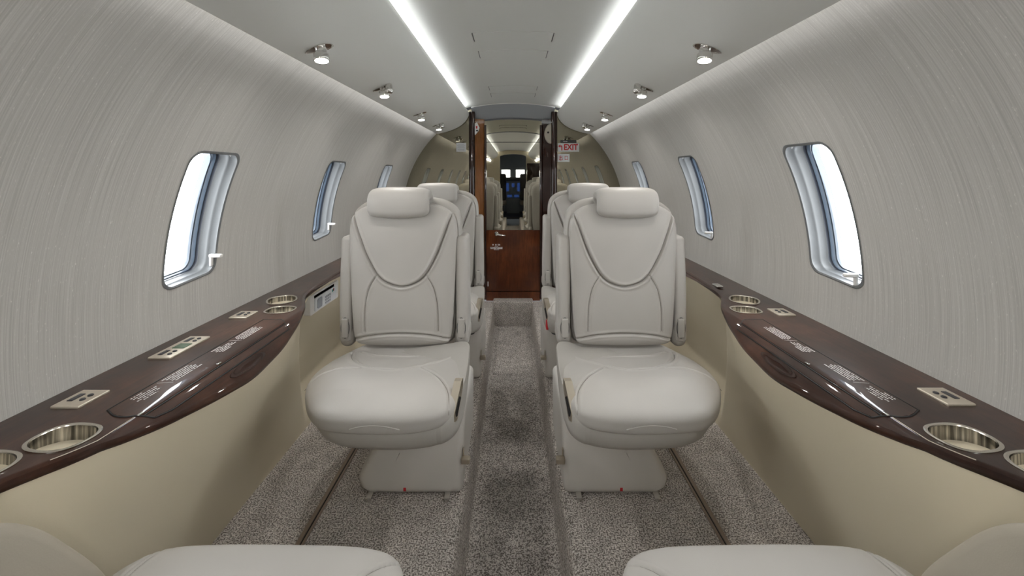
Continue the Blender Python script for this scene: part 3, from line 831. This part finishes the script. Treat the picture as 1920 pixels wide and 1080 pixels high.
h = MB().lathe([(.0001,0),(.0165,0),(.0165,.006),(.011,.010),(.009,.022),(.0001,.022)], (-.131, 3.298, -.470), 24, Matrix.Rotation(PI/2, 3, 'X')).build('door_handle', M['chrome'], d, zoff=ZC)
MB().tube([(-.131,3.279,-.470),(-.110,3.277,-.476),(-.085,3.277,-.480),(-.062,3.280,-.482)], [.010,.0075,.006,.0045], 10).build('lever', M['chrome'], h, zoff=ZC)
yT = 3.2975
def strokes(segs, x0, z0, w, hgt, th, name, mat, parent, y):
    mb = MB()
    for a, b, c_, e in segs:
        x1, z1, x2, z2 = x0+a*w, z0+b*hgt, x0+c_*w, z0+e*hgt
        mb.box(((x1+x2)/2, y, (z1+z2)/2), (abs(x2-x1)/2+th, .0003, abs(z2-z1)/2+th))
    return mb.build(name, mat, parent, zoff=ZC, smooth=0)
# small door notice: upper characters, rule, WATER BARRIER
rnd = random.Random(3); segs = []
for cxx in (-.158, -.136, -.118, -.106):
    for k in range(6):
        if rnd.random() < .5: segs.append((cxx-.005, -.5635+rnd.uniform(0,.011), cxx+.005, None))
        else: segs.append((cxx+rnd.uniform(-.005,.005), -.5635, None, -.5525))
mb = MB()
for a, b, c_, e in segs:
    if e is None: mb.box(((a+c_)/2, yT, b), ((c_-a)/2, .0003, .0008))
    else: mb.box((a, yT, (b+e)/2), (.0008, .0003, (e-b)/2))
mb.build('notice_print', M['white_print'], d, zoff=ZC, smooth=0)
MB().box((-.132, yT, -.5765), (.050, .0003, .0008)).build('notice_rule', M['white_print'], d, zoff=ZC)
text('WATER BARRIER', .0150, (-.132, yT, -.5865+ZC), 'notice_print', M['white_print'], d, bold=.0006, sx=.86)
mb = MB()
for k in range(9): mb.box((-.150+k*.0045, yT, -.598), (.0016,.0003,.0016))
for k in range(6): mb.box((-.143+k*.0045, yT, -.5705), (.0016,.0003,.0014))
mb.build('notice_print', M['white_print'], d, zoff=ZC, smooth=0)
MB().box((-.198, 3.29, -.866), (.003,.004,.018)).build('bolt_plate', M['white_plastic'], d, zoff=ZC)

# signs on the bulkhead mirrors
def px(xp, yp, D): return ((xp-962)*D/F, (327-yp)*D/F)
yS = YB-.003
def sign(x0p, y0p, x1p, y1p, name, mat, label, cat, th=.0025):
    a = px(x0p, y0p, yS); b = px(x1p, y1p, yS)
    t = thing(name, label, cat, ((a[0]+b[0])/2, yS, b[1]+ZC))
    MB().rbox(((a[0]+b[0])/2, yS, (a[1]+b[1])/2), ((b[0]-a[0])/2, th, (a[1]-b[1])/2), .002).build('sign_plate', mat, t, zoff=ZC)
    return t, (a[0]+b[0])/2, (a[1]+b[1])/2
t, x, z = sign(1046,268.5,1086,284.5,'exit_sign', M['paper'], 'white EXIT sign with red letters and a left arrow on the right mirror', 'sign')
text('EXIT', .064, (x+.017, yS-.0032, z+ZC), 'sign_letters', M['red'], t, bold=.0022, sx=.84)
mb = MB(); ax = x-.066; 
mb.prism([(ax-.015, z+.010),(ax+.001, z+.024),(ax+.001, z-.002)], lambda a, b, c_: (a, c_, b), yS-.0036, yS-.003)
mb.prism([(ax, z+.016),(ax+.013, z+.016),(ax+.017, z+.012),(ax+.017,z-.024),(ax+.009,z-.024),(ax+.009,z+.006),(ax, z+.006)], lambda a, b, c_: (a, c_, b), yS-.0036, yS-.003)
mb.build('arrow', M['red'], t, zoff=ZC, smooth=0)
t, x, z = sign(1045.5,289,1068,303.5,'exit_sign', M['paper'], 'small white sign with two red Chinese characters below the EXIT sign', 'sign')
strokes([(.5,0,.5,1),(.12,.58,.88,.58),(.12,.58,.12,.88),(.88,.58,.88,.88),(0,.08,1,.08),(0,.08,0,.42),(1,.08,1,.42)], x-.034, z-.018, .024, .036, .0016, 'sign_letters', M['red'], t, yS-.003)
strokes([(0,0,0,1),(1,0,1,1),(0,1,1,1),(0,.1,1,.1)], x+.010, z-.015, .020, .028, .0016, 'sign_letters', M['red'], t, yS-.003)
t, x, z = sign(1051,262.5,1081,268,'sign_strip', M['dark_plastic'], 'short black strip mounted directly above the EXIT sign', 'sign')
MB().box((x-.035, yS-.003, z), (.006,.0005,.002)).box((x-.018, yS-.003, z), (.008,.0005,.002)).build('sign_letters', M['paper'], t, zoff=ZC)
t, x, z = sign(855.5,268,874,284.5,'notice_card', M['paper'], 'pale notice card with grey print on the left mirror', 'notice')
mb = MB()
for k in range(6):
    w = (.022,.030,.026,.030,.028,.024)[k]; mb.box((x, yS-.0029, z+.022-k*.0088), (w, .0003, .0011))
mb.build('print_lines', M['grey_print'], t, zoff=ZC)
# small units on the inner faces of the posts
o = MB().prism([(-.298,.395),(-.281,.405),(-.262,.365),(-.270,.340),(-.298,.305)], lambda a, b, c_: (a, c_, b), 3.232, 3.262).build('exit_lamp', M['white_plastic'], zoff=ZC, smooth=30)
tag(o, 'small white exit lamp with red mark on the left door post', 'sign')
MB().box((-.283,3.2313,.366),(.006,.0005,.010)).build('red_mark', M['red'], o, zoff=ZC)
MB().box((-.280,3.2313,.340),(.007,.0005,.006)).build('black_mark', M['dark'], o, zoff=ZC)
o = MB().loft([[(.298-.052*k*math.cos(a)*(1 if math.cos(a) > 0 else 0)-.002, 3.245+dy, .318+.078*k*math.sin(a)) for a in np.linspace(-PI/2, PI/2, 16)] for k, dy in ((1,.02),(1,-.005),(.93,-.014),(.5,-.018))]).build('speaker_pod', M['tan_leather'], zoff=ZC, smooth=50)
tag(o, 'rounded beige pod with a dark dot on the right door post', 'speaker')
MB().lathe([(.0001,0),(.008,0),(.008,.002),(.0001,.002)], (.272,3.2255,.325), 16, Matrix.Rotation(PI/2,3,'X')).build('pod_lens', M['dark'], o, zoff=ZC)

# ------------------------------------------------------------------ forward end behind the camera (seen in the mirrors)
YF = -2.95
fp = [(-1,-1.3),(-.30,-1.3),(-.30,.42),(-.2,.455),(0,.47),(.2,.455),(.30,.42),(.30,-1.3),(1,-1.3),(1,.8),(-1,.8)]
o = MB().prism(fp, lambda a, b, c_: (a, c_, b), YF-.03, YF).build('wall_front', M['panel'], zoff=ZC, smooth=0); o['kind'] = 'structure'
o = MB().rbox((.48, YF+.12, -.05), (.17, .10, .30), .01).build('galley_cabinet', M['wood_dark'], zoff=ZC)
tag(o, 'dark wood galley cabinet at the forward end of the cabin', 'cabinet')
o = MB().rbox((.50, YF+.12, -.675), (.19,.11,.30), .05).build('galley_counter', M['valance'], zoff=ZC)
tag(o, 'pale rounded galley base below the dark cabinet', 'cabinet')
# cockpit shell
rows = [[(1.05*math.cos(a)*k, y, -.35+1.05*math.sin(a)*k) for a in np.linspace(0,2*PI,32,endpoint=False)] for y, k in ((YF-.03,1),(YF-1.45,1))]
o = MB().grid(rows, closed_u=True).build('cockpit_lining', M['cockpit'], zoff=ZC); tag(o, 'dark grey cockpit lining around the flight deck', 'cockpit lining')
yw = YF-1.45; mb = MB()
for (x0,x1,z0,z1) in ((-1.1,1.1,-1.7,-.09),(-1.1,1.1,.12,1.0),(-1.1,-.30,-.09,.12),(-.08,.08,-.09,.12),(.30,1.1,-.09,.12)):
    mb.box(((x0+x1)/2, yw, (z0+z1)/2), ((x1-x0)/2,.02,(z1-z0)/2))
o = mb.build('windshield_frame', M['cockpit'], zoff=ZC); tag(o, 'grey frame around the two cockpit windshields', 'windshield')
t = thing('instrument_panel', 'cockpit instrument panel with blue screens seen through the forward doorway', 'instrument panel', (0, yw+.25, ZC-1.0))
MB().rbox((0, yw+.2, -.12), (.55,.14,.05), .03).build('glareshield', M['cockpit_dark'], t, zoff=ZC)
MB().box((0, yw+.16, -.40), (.5,.03,.26)).build('panel_face', M['cockpit'], t, zoff=ZC)
MB().box((0, yw+.30, -.85), (.16,.18,.25)).build('pedestal', M['cockpit'], t, zoff=ZC)
for x, z, hx, hz in ((-.20,-.33,.09,.11),(.20,-.33,.09,.11),(0,-.28,.035,.05),(-.09,-.56,.06,.03),(.09,-.56,.06,.03)):
    MB().box((x, yw+.192, z), (hx,.003,hz)).build('display', M['screen'], t, zoff=ZC)
for s in (-1,1):
    t = thing('pilot_seat', 'dark covered pilot seat on the %s side of the cockpit' % ('left' if s < 0 else 'right'), 'seat', (s*.33, YF-.45, 0), 'pilot seats')
    MB().rbox((s*.33, YF-.38, -.30), (.17,.06,.32), .05).build('backrest', M['cockpit_dark'], t, zoff=ZC)
    MB().rbox((s*.33, YF-.60, -.68), (.17,.22,.06), .05).build('seat', M['sheep'], t, zoff=ZC)
    MB().rbox((s*.33, YF-.55, -.86), (.10,.12,.12), .03).build('pedestal', M['cockpit_dark'], t, zoff=ZC)
o = MB().box((0, YF-.75, -1.0), (.8,.78,.02)).build('cockpit_floor', M['cockpit_dark'], zoff=ZC); tag(o, 'dark cockpit floor ahead of the forward doorway', 'floor')

# ------------------------------------------------------------------ light
def area(name, loc, target_dir, sx, sy, energy, col=(1,1,1)):
    L = bpy.data.lights.new(name, 'AREA'); L.shape = 'RECTANGLE'; L.size = sx; L.size_y = sy; L.energy = energy; L.color = col
    o = bpy.data.objects.new(name, L); COL.objects.link(o); o.location = loc
    z = -Vector(target_dir).normalized(); y = Vector((0,1,0)); x = y.cross(z).normalized(); y = z.cross(x)
    o.rotation_euler = Matrix((x, y, z)).transposed().to_euler()
    return o
LEN = 3.14-Y0; YM = (3.14+Y0)/2
COVE, WASH = 8, 8
for s in (-1, 1):
    area('cove_light', (s*.388, YM, ZC+.472), (-s*1, 0, .62), .020, LEN, COVE, (.95,.98,1))
    area('wall_wash_light', (s*.517, YM, ZC+.372), (s*1, 0, -.80), .014, LEN, WASH, (1,.99,.97))
w = bpy.data.worlds.new('World'); S.world = w; w.use_nodes = True
bg = w.node_tree.nodes['Background']; bg.inputs['Color'].default_value = (.93,.97,1,1); bg.inputs['Strength'].default_value = 13

# ------------------------------------------------------------------ camera
cd = bpy.data.cameras.new('Camera'); cam = bpy.data.objects.new('Camera', cd); COL.objects.link(cam)
cam.location = (0,0,ZC); cam.rotation_euler = (PI/2,0,0)
cd.sensor_width = 36; cd.lens = F/1920*36; cd.clip_start = .01
cd.shift_x = -2/1920; cd.shift_y = -(540-327)/1920
S.camera = cam
S.view_settings.view_transform = 'Standard'; S.view_settings.look = 'None'; S.view_settings.gamma = 1
S.view_settings.use_curve_mapping = False; S.view_settings.exposure = 0.09
